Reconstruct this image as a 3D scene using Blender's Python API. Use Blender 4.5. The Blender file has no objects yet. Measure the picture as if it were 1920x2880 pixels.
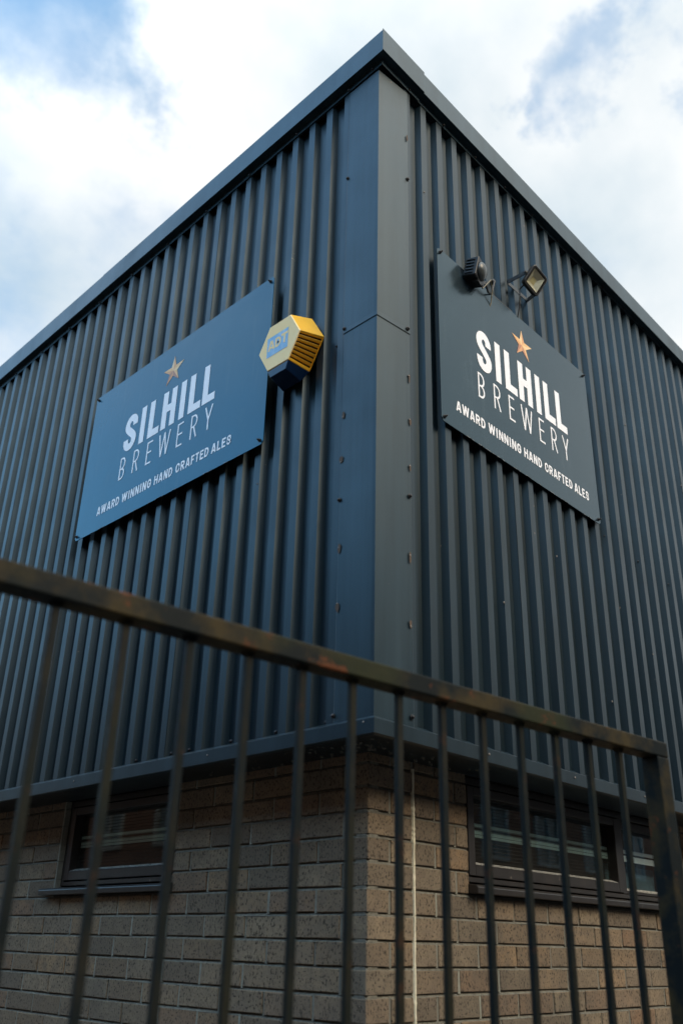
import bpy, bmesh, math, random
from mathutils import Vector, Matrix, Quaternion
random.seed(7)
R = math.radians
C = bpy.context.scene.collection
scene = bpy.context.scene

# ------------------------------------------------------------------ camera
fw = Vector((0.65448159, 0.63622773, 0.40849496))
rt = Vector((0.68993988, -0.72354695, 0.02151234))
up = Vector((-0.30925203, -0.26775753, 0.91250703))
CAM = Vector((-1.8783, -1.6921, -0.5599))
cd = bpy.data.cameras.new('camera')
cam = bpy.data.objects.new('camera', cd); C.objects.link(cam)
m = Matrix((rt, up, -fw)).transposed().to_4x4(); m.translation = CAM
cam.matrix_world = m
cd.sensor_fit = 'VERTICAL'; cd.sensor_height = 36; cd.sensor_width = 24
cd.lens = 2450.0 * 36 / 2880
cd.shift_x = -9.2 / 2880; cd.shift_y = 119.3 / 2880
cd.clip_start = 0.05; cd.clip_end = 2000
cd.dof.use_dof = True; cd.dof.focus_distance = 3.5; cd.dof.aperture_fstop = 2.6
scene.camera = cam

# ------------------------------------------------------------------ light
SUN_EL, SUN_AZ_VEC = 36, Vector((0.12, -1.0, 0))     # soft sun behind thin cloud, on the side of the right hand wall
sd = SUN_AZ_VEC.normalized() * math.cos(R(SUN_EL)) + Vector((0, 0, math.sin(R(SUN_EL))))
sl = bpy.data.lights.new('sun', 'SUN'); sl.energy = 2.1; sl.angle = R(34); sl.color = (1, .78, .52)
so = bpy.data.objects.new('sun', sl); C.objects.link(so)
so.rotation_euler = sd.to_track_quat('Z', 'Y').to_euler()

w = bpy.data.worlds.new('World'); scene.world = w; w.use_nodes = True
nt = w.node_tree; nt.nodes.clear()
def wn(t, **k):
    n = nt.nodes.new(t)
    for a, b in k.items(): setattr(n, a, b)
    return n
def wl(a, b): nt.links.new(a, b)
def wmath(op, a, b=None, clamp=False):
    n = wn('ShaderNodeMath', operation=op, use_clamp=clamp)
    for i, v in enumerate((a, b)):
        if v is None: continue
        if isinstance(v, (int, float)): n.inputs[i].default_value = v
        else: wl(v, n.inputs[i])
    return n.outputs[0]
tc = wn('ShaderNodeTexCoord')
sky = wn('ShaderNodeTexSky', sky_type='NISHITA', sun_disc=False)
sky.sun_elevation = R(SUN_EL); sky.sun_rotation = math.atan2(sd.x, sd.y)
sky.air_density = 1.0; sky.dust_density = .6; sky.ozone_density = 2.0
vn = wn('ShaderNodeVectorMath', operation='NORMALIZE'); wl(tc.outputs['Generated'], vn.inputs[0])
wz = wn('ShaderNodeTexNoise'); wz.inputs['Scale'].default_value = 5.5; wz.inputs['Detail'].default_value = 6; wz.inputs['Roughness'].default_value = .6
wl(vn.outputs[0], wz.inputs['Vector'])
w1 = wn('ShaderNodeVectorMath', operation='SUBTRACT'); wl(wz.outputs['Color'], w1.inputs[0]); w1.inputs[1].default_value = (.5, .5, .5)
w2 = wn('ShaderNodeVectorMath', operation='SCALE'); wl(w1.outputs[0], w2.inputs[0]); w2.inputs['Scale'].default_value = .40
w3 = wn('ShaderNodeVectorMath', operation='ADD'); wl(vn.outputs[0], w3.inputs[0]); wl(w2.outputs[0], w3.inputs[1])
wv = wn('ShaderNodeVectorMath', operation='NORMALIZE'); wl(w3.outputs[0], wv.inputs[0])
def lobe(d, deg):
    """1 inside a cone round d that fades out at deg degrees"""
    v = Vector(d).normalized()
    dt = wn('ShaderNodeVectorMath', operation='DOT_PRODUCT'); wl(wv.outputs[0], dt.inputs[0]); dt.inputs[1].default_value = v
    mr = wn('ShaderNodeMapRange', interpolation_type='SMOOTHSTEP')
    mr.inputs[1].default_value = math.cos(R(deg)); mr.inputs[2].default_value = 1
    wl(dt.outputs['Value'], mr.inputs[0]); return mr.outputs[0]
mp = wn('ShaderNodeMapping'); mp.inputs['Scale'].default_value = (1, 1, 1.6); wl(vn.outputs[0], mp.inputs[0])
nz = wn('ShaderNodeTexNoise'); nz.inputs['Scale'].default_value = 3.4; nz.inputs['Detail'].default_value = 7; nz.inputs['Roughness'].default_value = .55
wl(mp.outputs[0], nz.inputs['Vector'])
nz2 = wn('ShaderNodeTexNoise'); nz2.inputs['Scale'].default_value = 4.2; nz2.inputs['Detail'].default_value = 8
wl(vn.outputs[0], nz2.inputs['Vector'])
gap = wmath('MULTIPLY', lobe((0.20, 0.57, 0.815), 9), 0.34)
for dd, deg, k in [((0.540, 0.270, 0.795), 6.5, .52), ((0.60, 0.13, .79), 5, .30), ((-1.0, 0.50, 0.58), 75, .60), ((0.24, 0.71, 0.66), 16, .14), ((0.17, 0.66, 0.73), 9, -.10),
                   ((0.42, 0.5, 0.76), 13, -.16), ((0.62, 0.26, .74), 7, -.18)]:
    gap = wmath('ADD', gap, wmath('MULTIPLY', lobe(dd, deg), k))
g2 = wmath('ADD', gap, wmath('MULTIPLY', wmath('SUBTRACT', nz.outputs['Fac'], .5), 1.1))
mrr = wn('ShaderNodeMapRange', interpolation_type='SMOOTHSTEP'); wl(g2, mrr.inputs[0])
mrr.inputs[1].default_value = .05; mrr.inputs[2].default_value = .56; mrr.inputs[3].default_value = 0; mrr.inputs[4].default_value = .86
cr = wn('ShaderNodeValToRGB'); wl(nz2.outputs['Fac'], cr.inputs[0])
cr.color_ramp.elements[0].position = .34; cr.color_ramp.elements[0].color = (6.5, 7.7, 8.5, 1)
cr.color_ramp.elements[1].position = .60; cr.color_ramp.elements[1].color = (9.9, 10.2, 10.3, 1)
bl = wn('ShaderNodeMix', data_type='RGBA', blend_type='MULTIPLY'); bl.inputs[0].default_value = 1
wl(sky.outputs[0], bl.inputs[6]); bl.inputs[7].default_value = (1.8, 3.0, 3.0, 1)
mx = wn('ShaderNodeMix', data_type='RGBA'); wl(mrr.outputs[0], mx.inputs[0]); wl(cr.outputs[0], mx.inputs[6]); wl(bl.outputs[2], mx.inputs[7])
# extra sky glow added out of view, facing the left wall to brighten it
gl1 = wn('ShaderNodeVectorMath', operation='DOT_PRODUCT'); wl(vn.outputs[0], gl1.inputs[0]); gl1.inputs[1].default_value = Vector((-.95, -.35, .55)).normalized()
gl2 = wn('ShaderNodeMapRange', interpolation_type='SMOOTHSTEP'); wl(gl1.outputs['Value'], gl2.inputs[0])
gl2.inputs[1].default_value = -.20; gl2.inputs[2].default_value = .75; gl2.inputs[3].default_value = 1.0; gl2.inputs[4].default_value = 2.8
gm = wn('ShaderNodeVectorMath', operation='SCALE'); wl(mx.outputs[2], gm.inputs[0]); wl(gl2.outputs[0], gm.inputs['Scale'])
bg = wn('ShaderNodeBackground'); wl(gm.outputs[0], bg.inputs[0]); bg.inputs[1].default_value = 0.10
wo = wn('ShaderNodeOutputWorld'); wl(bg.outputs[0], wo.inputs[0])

scene.render.engine = 'CYCLES'
vs = scene.view_settings
vs.view_transform = 'Standard'; vs.look = 'None'; vs.exposure = 0.0; vs.gamma = 1; vs.use_curve_mapping = False

# ------------------------------------------------------------------ materials
class Mat:
    def __init__(s, name):
        s.m = bpy.data.materials.new(name); s.m.use_nodes = True
        s.t = s.m.node_tree; s.p = s.t.nodes['Principled BSDF']; s.out = s.t.nodes['Material Output']
        s._tc = None
    def n(s, t, **k):
        n = s.t.nodes.new(t)
        for a, b in k.items(): setattr(n, a, b)
        return n
    def l(s, a, b): s.t.links.new(a, b)
    def tc(s, kind):
        if s._tc is None: s._tc = s.n('ShaderNodeTexCoord'); s._g = s.n('ShaderNodeNewGeometry')
        return s._g.outputs['Position'] if kind == 'world' else s._tc.outputs['Object']
    def noise(s, scale, detail=4, rough=.5, kind='world', stretch=(1, 1, 1), loc=None):
        mp = s.n('ShaderNodeMapping'); mp.inputs['Scale'].default_value = stretch
        s.l(s.tc(kind), mp.inputs[0])
        n = s.n('ShaderNodeTexNoise'); n.inputs['Scale'].default_value = scale; n.inputs['Detail'].default_value = detail
        n.inputs['Roughness'].default_value = rough; s.l(mp.outputs[0], n.inputs['Vector'])
        if loc is not None: s.l(loc, mp.inputs['Location'])
        return n.outputs['Fac']
    def ramp(s, f, stops):
        r = s.n('ShaderNodeValToRGB'); s.l(f, r.inputs[0]); e = r.color_ramp.elements
        while len(e) < len(stops): e.new(.5)
        for i, (p, c) in enumerate(stops):
            e[i].position = p
            e[i].color = (c, c, c, 1) if isinstance(c, (int, float)) else (*c, 1)
        return r.outputs[0]
    def mix(s, f, a, b, mode='MIX'):
        n = s.n('ShaderNodeMix', data_type='RGBA', blend_type=mode)
        for i, v in ((0, f), (6, a), (7, b)):
            if hasattr(v, 'is_linked'): s.l(v, n.inputs[i])
            elif i == 0: n.inputs[0].default_value = v
            else: n.inputs[i].default_value = (*v, 1)
        return n.outputs[2]
    def col(s, c):
        if hasattr(c, 'is_linked'): s.l(c, s.p.inputs['Base Color'])
        else: s.p.inputs['Base Color'].default_value = (*c, 1)
        return s
    def set(s, **k):
        for a, b in k.items():
            i = s.p.inputs[a.replace('_', ' ')]
            if hasattr(b, 'is_linked'): s.l(b, i)
            else: i.default_value = b
        return s
    def bump(s, h, st, dist=.002):
        b = s.n('ShaderNodeBump'); b.inputs['Strength'].default_value = st; b.inputs['Distance'].default_value = dist
        s.l(h, b.inputs['Height']); s.l(b.outputs[0], s.p.inputs['Normal']); return s

def metal_paint(name, base, dark, rough=.42, spec=.5, rust=True):
    M = Mat(name); M.p.inputs['Specular Tint'].default_value = (.72, .91, 1, 1)
    grain = M.noise(420, 2, .7)
    streak = M.noise(16, 5, .6, stretch=(1, 1, .06))
    blot = M.noise(3.1, 5, .6)
    c = M.mix(M.ramp(blot, [(.35, 0.), (.65, 1.)]), base, tuple(v * .8 for v in dark))
    c = M.mix(M.ramp(streak, [(.40, 0.), (.72, .9)]), c, tuple(min(1, v * 1.5 + .006) for v in base))
    c = M.mix(M.ramp(grain, [(.35, .0), (.7, .35)]), c, tuple(v * 1.7 + .004 for v in base))
    if rust:
        sp = M.noise(38, 3, .5)
        c = M.mix(M.ramp(sp, [(.765, 0.), (.80, .8)]), c, (.22, .16, .11))
    M.col(c).set(Roughness=M.ramp(blot, [(.2, rough - .06), (.8, rough + .10)]), Specular_IOR_Level=spec)
    M.bump(M.noise(14, 3, .5, stretch=(1, 1, .25)), .12, .004)
    return M.m
m_clad = metal_paint('coated_steel_cladding', (.0035, .011, .016), (.0028, .008, .011), .34, .47)
m_flash = metal_paint('coated_steel_flashing', (.008, .020, .028), (.006, .015, .021), .35, .50)
m_fascia = metal_paint('weathered_fascia', (.012, .028, .037), (.009, .021, .028), .37, .60, rust=False)

M = Mat('brick')
oi = M.n('ShaderNodeObjectInfo')
rnd = oi.outputs['Random']
sc = M.n('ShaderNodeVectorMath', operation='SCALE'); cv = M.n('ShaderNodeCombineXYZ')
for i in range(3): M.l(rnd, cv.inputs[i])
M.l(cv.outputs[0], sc.inputs[0]); sc.inputs['Scale'].default_value = 37
base = M.ramp(rnd, [(0, (.190, .142, .094)), (.22, (.310, .240, .155)), (.45, (.130, .108, .080)), (.62, (.330, .215, .115)), (.8, (.215, .182, .132)), (1, (.240, .145, .085))])
pit = M.noise(150, 3, .62, 'obj', (1, 1, .7), sc.outputs[0])
mid = M.noise(26, 4, .6, 'obj', (1, 1, 1), sc.outputs[0])
fine = M.noise(600, 2, .6, 'obj', (1, 1, 1), sc.outputs[0])
c = M.mix(M.ramp(mid, [(.38, 0.), (.62, .6)]), base, (.150, .118, .088))
c = M.mix(M.ramp(fine, [(.3, 0.), (.75, .35)]), c, (.36, .27, .18))
c = M.mix(M.ramp(pit, [(.35, .85), (.47, 0.)]), c, (.022, .018, .015))
stain = M.noise(2.4, 5, .6, stretch=(1, 1, .5))
c = M.mix(M.ramp(stain, [(.40, 0.), (.72, .6)]), c, (.075, .070, .058))
M.col(c).set(Roughness=.93, Specular_IOR_Level=.2)
ad = M.n('ShaderNodeMath', operation='ADD'); M.l(M.ramp(pit, [(.3, 0.), (.46, 1.)]), ad.inputs[0]); M.l(fine, ad.inputs[1])
M.bump(ad.outputs[0], .55, .003); m_brick = M.m

def simple(name, col, rough=.6, var=.35, scale=40, bump=.2, metal=0, spec=.5, dist=.001):
    M = Mat(name); f = M.noise(scale, 4, .6)
    M.col(M.mix(M.ramp(f, [(.3, 0.), (.7, 1.)]), col, tuple(v * (1 - var) for v in col)))
    M.set(Roughness=rough, Metallic=metal, Specular_IOR_Level=spec)
    if bump: M.bump(M.noise(scale * 4, 3, .6), bump, dist)
    return M.m
m_mortar = simple('bed_mortar', (.20, .19, .15), .95, .5, 60, .5, dist=.003)
M = Mat('pale_mortar'); f = M.noise(1.9, 4, .6); f2 = M.noise(70, 4, .6)
M.col(M.mix(M.ramp(f2, [(.3, 0.), (.7, .5)]), M.ramp(f, [(.38, (.31, .31, .25)), (.62, (.16, .15, .12))]), (.12, .115, .09))).set(Roughness=.95).bump(f2, .5, .003); m_perp = M.m
m_sealant = simple('cream_sealant', (.82, .76, .56), .7, .25, 60, .3)
m_screw = simple('black_screw_head', (.020, .018, .018), .5, .3, 200, .1)
m_rivet = simple('steel_rivet', (.19, .17, .15), .5, .3, 200, .1, .2)
m_ruststain = simple('rust_stain', (.12, .085, .062), .9, .5, 150, .2)
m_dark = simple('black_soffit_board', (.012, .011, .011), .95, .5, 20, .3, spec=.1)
m_black = simple('black_plastic', (.016, .017, .018), .42, .3, 120, .12)
m_steel = simple('grey_bracket_steel', (.05, .058, .064), .5, .5, 60, .2, .2)
m_roof = simple('flat_roof_felt', (.06, .06, .065), .95)
m_white = simple('sign_white_print', (.96, .97, 1.0), .40, .05, 30, 0)
m_dusty = simple('worn_sign_edge', (.30, .33, .35), .7, .7, 90, .2)
M = Mat('window_frame_paint'); f = M.noise(30, 5, .65, stretch=(1, 1, .6))
c = M.mix(M.ramp(M.noise(9, 3, .5), [(.3, 0.), (.7, 1.)]), (.034, .029, .025), (.020, .018, .017))
c = M.mix(M.ramp(f, [(.675, 0.), (.70, 1.)]), c, (.25, .22, .18))
M.col(c).set(Roughness=.38).bump(f, .3, .002); m_frame = M.m
def board_mat(name, c0, c1):
    M = Mat(name); f = M.noise(2.2, 4, .6); dust = M.noise(9, 5, .65); drip_ = M.noise(22, 4, .6, stretch=(1, 1, .10))
    c = M.mix(M.ramp(f, [(.3, 0.), (.7, 1.)]), c0, c1)
    c = M.mix(M.ramp(dust, [(.58, 0.), (.85, .22)]), c, (.09, .12, .14))
    c = M.mix(M.ramp(drip_, [(.60, 0.), (.80, .18)]), c, (.10, .12, .13))
    M.col(c).set(Roughness=M.ramp(dust, [(.3, .16), (.8, .28)]), Specular_IOR_Level=.55, Specular_Tint=(.25, .76, 1, 1)).bump(M.noise(1.7, 2, .5), .25, .01); return M.m
m_boardL = board_mat('blue_board', (.000, .044, .086), (.001, .053, .102))  # left board has a bluer base colour than the right one
m_boardR = board_mat('grey_blue_board', (.017, .026, .032), (.022, .032, .039))
def print_mat(name, col): 
    return simple(name, col, .45, .12, 60, 0)
stars = [print_mat('star_print_light', (.92, .55, .22)), print_mat('star_print_copper', (.78, .38, .15)), print_mat('star_print_dark', (.50, .22, .13)), print_mat('star_print_pale', (.95, .68, .36))]
m_yel = simple('yellow_box_plastic', (.95, .52, .03), .38, .12, 12, .05)
M = Mat('pale_yellow_front'); f = M.noise(6, 4, .6)  # front cover yellow, paler than the housing sides
M.col(M.mix(M.ramp(f, [(.3, 0.), (.7, 1.)]), (1.0, .70, .27), (1.0, .76, .36))).set(Roughness=.45); m_yelf = M.m
M = Mat('faded_blue_print'); f = M.noise(26, 5, .7, stretch=(1, 1, .35))
M.col(M.mix(M.ramp(f, [(.34, 0.), (.68, 1.)]), (.13, .40, .70), (.48, .66, .80))).set(Roughness=.5); m_bprint = M.m
m_bpl = simple('blue_strobe_plastic', (.003, .018, .060), .22, .2, 20, .05)
m_bdot = simple('dark_blue_screw_cap', (.008, .05, .12), .3, .1, 20, 0)
m_lens = simple('grey_sensor_lens', (.07, .08, .08), .25, .25, 25, .1)
m_refl = simple('floodlight_reflector', (.68, .62, .48), .35, .15, 30, .05, .1)
m_led = simple('yellow_led_plate', (.75, .62, .32), .5, .1, 60, .05)
m_cable = simple('black_cable', (.02, .02, .02), .5)
m_cablec = simple('cream_cable', (.24, .21, .14), .5, .3)
m_rail = simple('pale_inner_rail', (.85, .95, .93), .5, .05, 30, .05)
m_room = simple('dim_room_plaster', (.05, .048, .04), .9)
m_asph = simple('asphalt', (.05, .05, .052), .9, .4, 8, .4, dist=.01)
m_pave = simple('paving', (.09, .085, .08), .9, .35, 6, .4, dist=.01)
# glass with fine wire mesh
def glass_mat(name, wired):
    M = Mat(name); M.t.nodes.remove(M.p)
    tr = M.n('ShaderNodeBsdfTransparent'); tr.inputs[0].default_value = (.86, .93, .91, 1) if wired else (.93, .95, .94, 1)
    gl = M.n('ShaderNodeBsdfGlossy'); gl.inputs['Roughness'].default_value = .012; gl.inputs[0].default_value = (1, 1, 1, 1)
    fr = M.n('ShaderNodeFresnel'); M.tc('world')
    ir = M.n('ShaderNodeMapRange'); ir.inputs[3].default_value = 1.55; ir.inputs[4].default_value = 1 / 1.55
    M.l(M._g.outputs['Backfacing'], ir.inputs[0]); M.l(ir.outputs[0], fr.inputs[0])
    mul = M.n('ShaderNodeMath', operation='MULTIPLY'); mul.inputs[1].default_value = .62; M.l(fr.outputs[0], mul.inputs[0])
    mx = M.n('ShaderNodeMixShader'); M.l(mul.outputs[0], mx.inputs[0]); M.l(tr.outputs[0], mx.inputs[1]); M.l(gl.outputs[0], mx.inputs[2])
    out = mx.outputs[0]
    b = M.n('ShaderNodeBump'); b.inputs['Strength'].default_value = .02; b.inputs['Distance'].default_value = .01
    M.l(M.noise(5, 2, .5), b.inputs['Height']); M.l(b.outputs[0], gl.inputs['Normal'])
    if wired:
        mk = None
        sep = M.n('ShaderNodeSeparateXYZ'); M.l(M.tc('world'), sep.inputs[0])
        xy = M.n('ShaderNodeMath', operation='ADD'); M.l(sep.outputs[0], xy.inputs[0]); M.l(sep.outputs[1], xy.inputs[1])
        for o in (xy.outputs[0], sep.outputs[2]):
            pp = M.n('ShaderNodeMath', operation='PINGPONG'); pp.inputs[1].default_value = .0065; M.l(o, pp.inputs[0])
            lt = M.n('ShaderNodeMath', operation='LESS_THAN'); lt.inputs[1].default_value = .0006; M.l(pp.outputs[0], lt.inputs[0])
            if mk is None: mk = lt.outputs[0]
            else:
                mm = M.n('ShaderNodeMath', operation='MAXIMUM'); M.l(mk, mm.inputs[0]); M.l(lt.outputs[0], mm.inputs[1]); mk = mm.outputs[0]
        df = M.n('ShaderNodeBsdfDiffuse'); df.inputs[0].default_value = (.05, .05, .045, 1)
        m2 = M.n('ShaderNodeMixShader'); M.l(mk, m2.inputs[0]); M.l(out, m2.inputs[1]); M.l(df.outputs[0], m2.inputs[2]); out = m2.outputs[0]
    M.l(out, M.out.inputs[0]); return M.m
m_glass = glass_mat('wired_window_glass', True)
m_clear = glass_mat('clear_glass', False)
# fence paint, rust and algae
def fence_mat(name, rusty):
    M = Mat(name)
    a = M.noise(7, 5, .65); b = M.noise(11, 5, .7); c0 = M.noise(60, 4, .7); e = M.noise(3.7, 3, .5)
    c = M.mix(M.ramp(c0, [(.3, 0.), (.7, 1.)]), (.004, .008, .009), (.009, .012, .012))
    c = M.mix(M.ramp(a, [(.44, 0.), (.60, rusty)]), c, (.046, .034, .014))
    c = M.mix(M.ramp(e, [(.52, 0.), (.66, rusty * .8)]), c, (.020, .026, .012))
    c = M.mix(M.ramp(b, [(.59, 0.), (.66, rusty)]), c, (.105, .036, .014))
    M.col(c).set(Roughness=M.ramp(c0, [(.2, .42), (.8, .75)]), Specular_IOR_Level=.14).bump(c0, .4, .001); return M.m
m_fence = fence_mat('rusting_rail_paint', 1.0)
m_bar = fence_mat('fence_bar_paint', .24)

# ------------------------------------------------------------------ builders
class MB:
    def __init__(s): s.v = []; s.f = []; s.mi = []; s.cur = 0
    def poly(s, pts):
        i = len(s.v); s.v += [tuple(p) for p in pts]; s.f.append(tuple(range(i, i + len(pts)))); s.mi.append(s.cur)
    def hexa(s, P):
        """P: 8 corners, bottom ring 0-3 counterclockwise from above then top ring 4-7"""
        i = len(s.v); s.v += [tuple(p) for p in P]
        for q in ((3, 2, 1, 0), (4, 5, 6, 7), (0, 1, 5, 4), (1, 2, 6, 5), (2, 3, 7, 6), (3, 0, 4, 7)):
            s.f.append(tuple(i + k for k in q)); s.mi.append(s.cur)
    def box(s, a, b):
        x0, y0, z0 = (min(p, q) for p, q in zip(a, b)); x1, y1, z1 = (max(p, q) for p, q in zip(a, b))
        s.hexa([(x0, y0, z0), (x1, y0, z0), (x1, y1, z0), (x0, y1, z0), (x0, y0, z1), (x1, y0, z1), (x1, y1, z1), (x0, y1, z1)])
    def obox(s, c, X, Y, Z):
        """centre and three half-extent vectors"""
        c = Vector(c); P = [c + X * a + Y * b + Z * d for d in (-1, 1) for a, b in ((-1, -1), (1, -1), (1, 1), (-1, 1))]
        s.hexa(P)
    def strip(s, rings, closed=False, cap=True):
        """rings: equal-length point lists, joined in order"""
        i = len(s.v); n = len(rings[0])
        for r in rings: s.v += [tuple(p) for p in r]
        for a in range(len(rings) - 1):
            for k in range(n if closed else n - 1):
                k2 = (k + 1) % n
                s.f.append((i + a * n + k, i + a * n + k2, i + (a + 1) * n + k2, i + (a + 1) * n + k)); s.mi.append(s.cur)
        if closed and cap:
            s.f.append(tuple(i + k for k in reversed(range(n)))); s.mi.append(s.cur)
            s.f.append(tuple(i + (len(rings) - 1) * n + k for k in range(n))); s.mi.append(s.cur)
    def tube(s, pts, r, n=8):
        pts = [Vector(p) for p in pts]; rings = []
        for k, p in enumerate(pts):
            t = (pts[min(k + 1, len(pts) - 1)] - pts[max(k - 1, 0)]).normalized()
            a = t.orthogonal().normalized(); 
            if rings: a = (la - t * la.dot(t)).normalized()
            la = a; b = t.cross(a)
            rr = r[k] if isinstance(r, (list, tuple)) else r
            rings.append([p + (a * math.cos(2 * math.pi * j / n) + b * math.sin(2 * math.pi * j / n)) * rr for j in range(n)])
        s.strip(rings, True)
    def lathe(s, c, axis, prof, n=12):
        """prof: (distance along axis, radius)"""
        c = Vector(c); t = Vector(axis).normalized(); a = t.orthogonal().normalized(); b = t.cross(a)
        s.strip([[c + t * h + (a * math.cos(2 * math.pi * j / n) + b * math.sin(2 * math.pi * j / n)) * max(q, 1e-5) for j in range(n)] for h, q in prof], True)
    def build(s, name, mats, parent=None, bevel=0, solid=0, kind=None, smooth=False, label=None, seg=1, fix=True):
        me = bpy.data.meshes.new(name); me.from_pydata(s.v, [], s.f)
        mats = mats if isinstance(mats, (list, tuple)) else [mats]
        for q in mats: me.materials.append(q)
        if len(mats) > 1: me.polygons.foreach_set('material_index', s.mi)
        if fix:
            b = bmesh.new(); b.from_mesh(me); bmesh.ops.recalc_face_normals(b, faces=b.faces); b.to_mesh(me); b.free()
        if smooth: me.polygons.foreach_set('use_smooth', [True] * len(me.polygons))
        me.update()
        o = bpy.data.objects.new(name, me); C.objects.link(o)
        if parent is not None:
            o.parent = parent; off = Vector((0, 0, 0)); q = parent
            while q is not None: off += q.location; q = q.parent
            o.location = -off
        if solid:
            md = o.modifiers.new('thickness', 'SOLIDIFY'); md.thickness = solid; md.offset = 0
        if bevel:
            md = o.modifiers.new('soft_edges', 'BEVEL'); md.width = bevel; md.segments = seg; md.limit_method = 'ANGLE'; md.angle_limit = R(40)
        if kind: o['kind'] = kind
        if label: o['label'] = label
        return o
def thing(name, label, cat, loc, group=None):
    o = bpy.data.objects.new(name, None); C.objects.link(o); o.location = loc; o.empty_display_size = .2
    o['label'] = label; o['category'] = cat
    if group: o['group'] = group
    return o
def struct(mb, name, mat, **k): return mb.build(name, mat, kind='structure', **k)

GZ = -2.18
# ------------------------------------------------------------------ ground
g = MB(); g.poly([(-400, -400, GZ - .12), (400, -400, GZ - .12), (400, 400, GZ - .12), (-400, 400, GZ - .12)]); struct(g, 'road', m_asph)
g = MB(); g.box((-4.2, -4.2, GZ - .11), (14, 14, GZ)); struct(g, 'pavement', m_pave, bevel=.01)

# ------------------------------------------------------------------ the brewery building
bld = thing('brewery_building', 'corner of the dark steel clad brewery building on a brown brick base', 'building', (0, 0, GZ))
FAR_L, FAR_R = 9.0, 9.0
YR = -0.015                                   # crest plane of the right hand cladding
def RX(x, z=0):                               # point measured on plane y=0 -> same sight line on plane YR
    k = (YR - CAM.y) / (0 - CAM.y); return CAM.x + (x - CAM.x) * k, CAM.z + (z - CAM.z) * k
topL = lambda y: 2.831 - .020 * y
topR = lambda x: 2.831 + .004 * x
# cladding: crests, slopes and valleys, in sheets eight ribs wide
D, WS, CW = .0260, .0115, .036
def sheet(side, k0, k1, wall_off):
    pts = []                                  # (along, depth)
    pit = .1095 if side == 'L' else .1113
    e0 = .307 if side == 'L' else RX(.313)[0]
    for k in range(k0, k1):
        e = e0 + pit * k; n = e0 + pit * (k + 1)
        pts += [(e - CW, 0), (e, 0), (e + WS, D), (n - CW - WS, D)]
    e = e0 + pit * k1
    pts += [(e - CW, 0), (e + .004, 0)]
    mb = MB(); bot, top = [], []
    for a, dpt in pts:
        if side == 'L': bot.append((dpt - wall_off, a, .006)); top.append((dpt - wall_off, a, topL(a)))
        else: bot.append((a, YR + dpt - wall_off, .006)); top.append((a, YR + dpt - wall_off, topR(a)))
    mb.strip([bot, top])
    return mb.build('cladding_sheet', m_clad, bld, solid=.0009, fix=False)
for side in 'LR':
    j = -1; n = 0
    first = 8 if side == 'L' else 6
    while (j + 0) * .11 < 8.6:
        k1 = j + (first if n == 0 else 8)
        sheet(side, j, k1, .0022 * (n % 2)); j = k1; n += 1

# corner flashing: two lapped lengths of folded steel
def corner_piece(z0, z1, off, name='corner_flashing'):
    mb = MB(); rings = []
    zs = [z0, z0 + .02, (z0 + z1) / 2, z1]
    for i, z in enumerate(zs):
        o = off + (.0012 if (i == 0 and off) else 0)
        yl = .168 - (.002 if z < 1 else 0); xr, _ = RX(.186, z)
        rings.append([(.0005 - o, yl, z), (-o - .0016, yl - .004, z), (-.0016 - o, .012, z), (-.0008 - o, -.0008 - o, z), (.012, -.002 - o, z), (xr - .004, YR - .0016 - o, z), (xr, YR + .0004 - o, z)])
    mb.strip(rings)
    return mb.build(name, m_flash, bld, solid=.0009, fix=False)
corner_piece(.046, 1.56, 0); corner_piece(1.524, 2.815, .0016)

# fascia with soffit and flange, in lapped lengths
FX, FY = .035, .052
def fascia(side, a0, a1, off, corner=False):
    mb = MB(); rings = []
    for a in (a0, a1):
        if side == 'L':
            zT, zB, zF = 2.983 - .0159 * a, 2.860 - .0175 * a, topL(a) - .001
            P = [(.30, zT + .012), (-FX, zT), (-FX, zB), (-.0035, zB + .002), (-.0035, zF)]
            P = [(x - off if x < 0 else x, a, z + (off if i < 2 else 0)) for i, (x, z) in enumerate(P)]
            if corner and a == a0: P = [(P[0][0], .30, P[0][2])] + [(x, (-FY - off, -FY - off, YR - .0035 - off, YR - .0035 - off)[i], z) for i, (x, _, z) in enumerate(P[1:])]
        else:
            zT, zB, zF = 2.983 - .0063 * a, 2.860 - .003 * a, topR(a) - .001
            P = [(.30, zT + .012), (-FY, zT), (-FY, zB), (YR - .0035, zB + .002), (YR - .0035, zF)]
            P = [(a, y - off if y < 0 else y, z + (off if i < 2 else 0)) for i, (y, z) in enumerate(P)]
            if corner and a == a0: P = [(.30, P[0][1], P[0][2])] + [((-FX - off, -FX - off, -.0035 - off, -.0035 - off)[i], y, z) for i, (_, y, z) in enumerate(P[1:])]
        rings.append(P)
    mb.strip(rings); return mb.build('fascia', m_fascia, bld, solid=.0012, fix=False)
fascia('L', 0, 2.10, .0015, True); fascia('L', 2.08, 5.1, .0); fascia('L', 5.08, FAR_L, .0015)
fascia('R', 0, .238, .0045, True); fascia('R', .22, 3.2, .0); fascia('R', 3.18, FAR_R, .0015)
# black boards added behind the flange as shade in the eaves void
mb = MB(); mb.box((.045, .045, 2.6), (.065, FAR_L, 2.975 - .02 * 4)); mb.build('eaves_shade_board', m_dark, bld)
mb = MB(); mb.box((.068, .045, 2.6), (FAR_R, .065, 2.90)); mb.build('eaves_shade_board', m_dark, bld)
# roof deck
mb = MB(); mb.box((.10, .10, 2.86 - .0), (FAR_R, FAR_L, 2.90)); mb.build('roof', m_roof, bld)
mb = MB(); mb.box((.10, FAR_L, GZ), (FAR_R, FAR_L + .1, 2.85)); mb.box((FAR_R, .1, GZ), (FAR_R + .1, FAR_L + .1, 2.85)); mb.build('rear_wall', m_room, bld)

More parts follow.
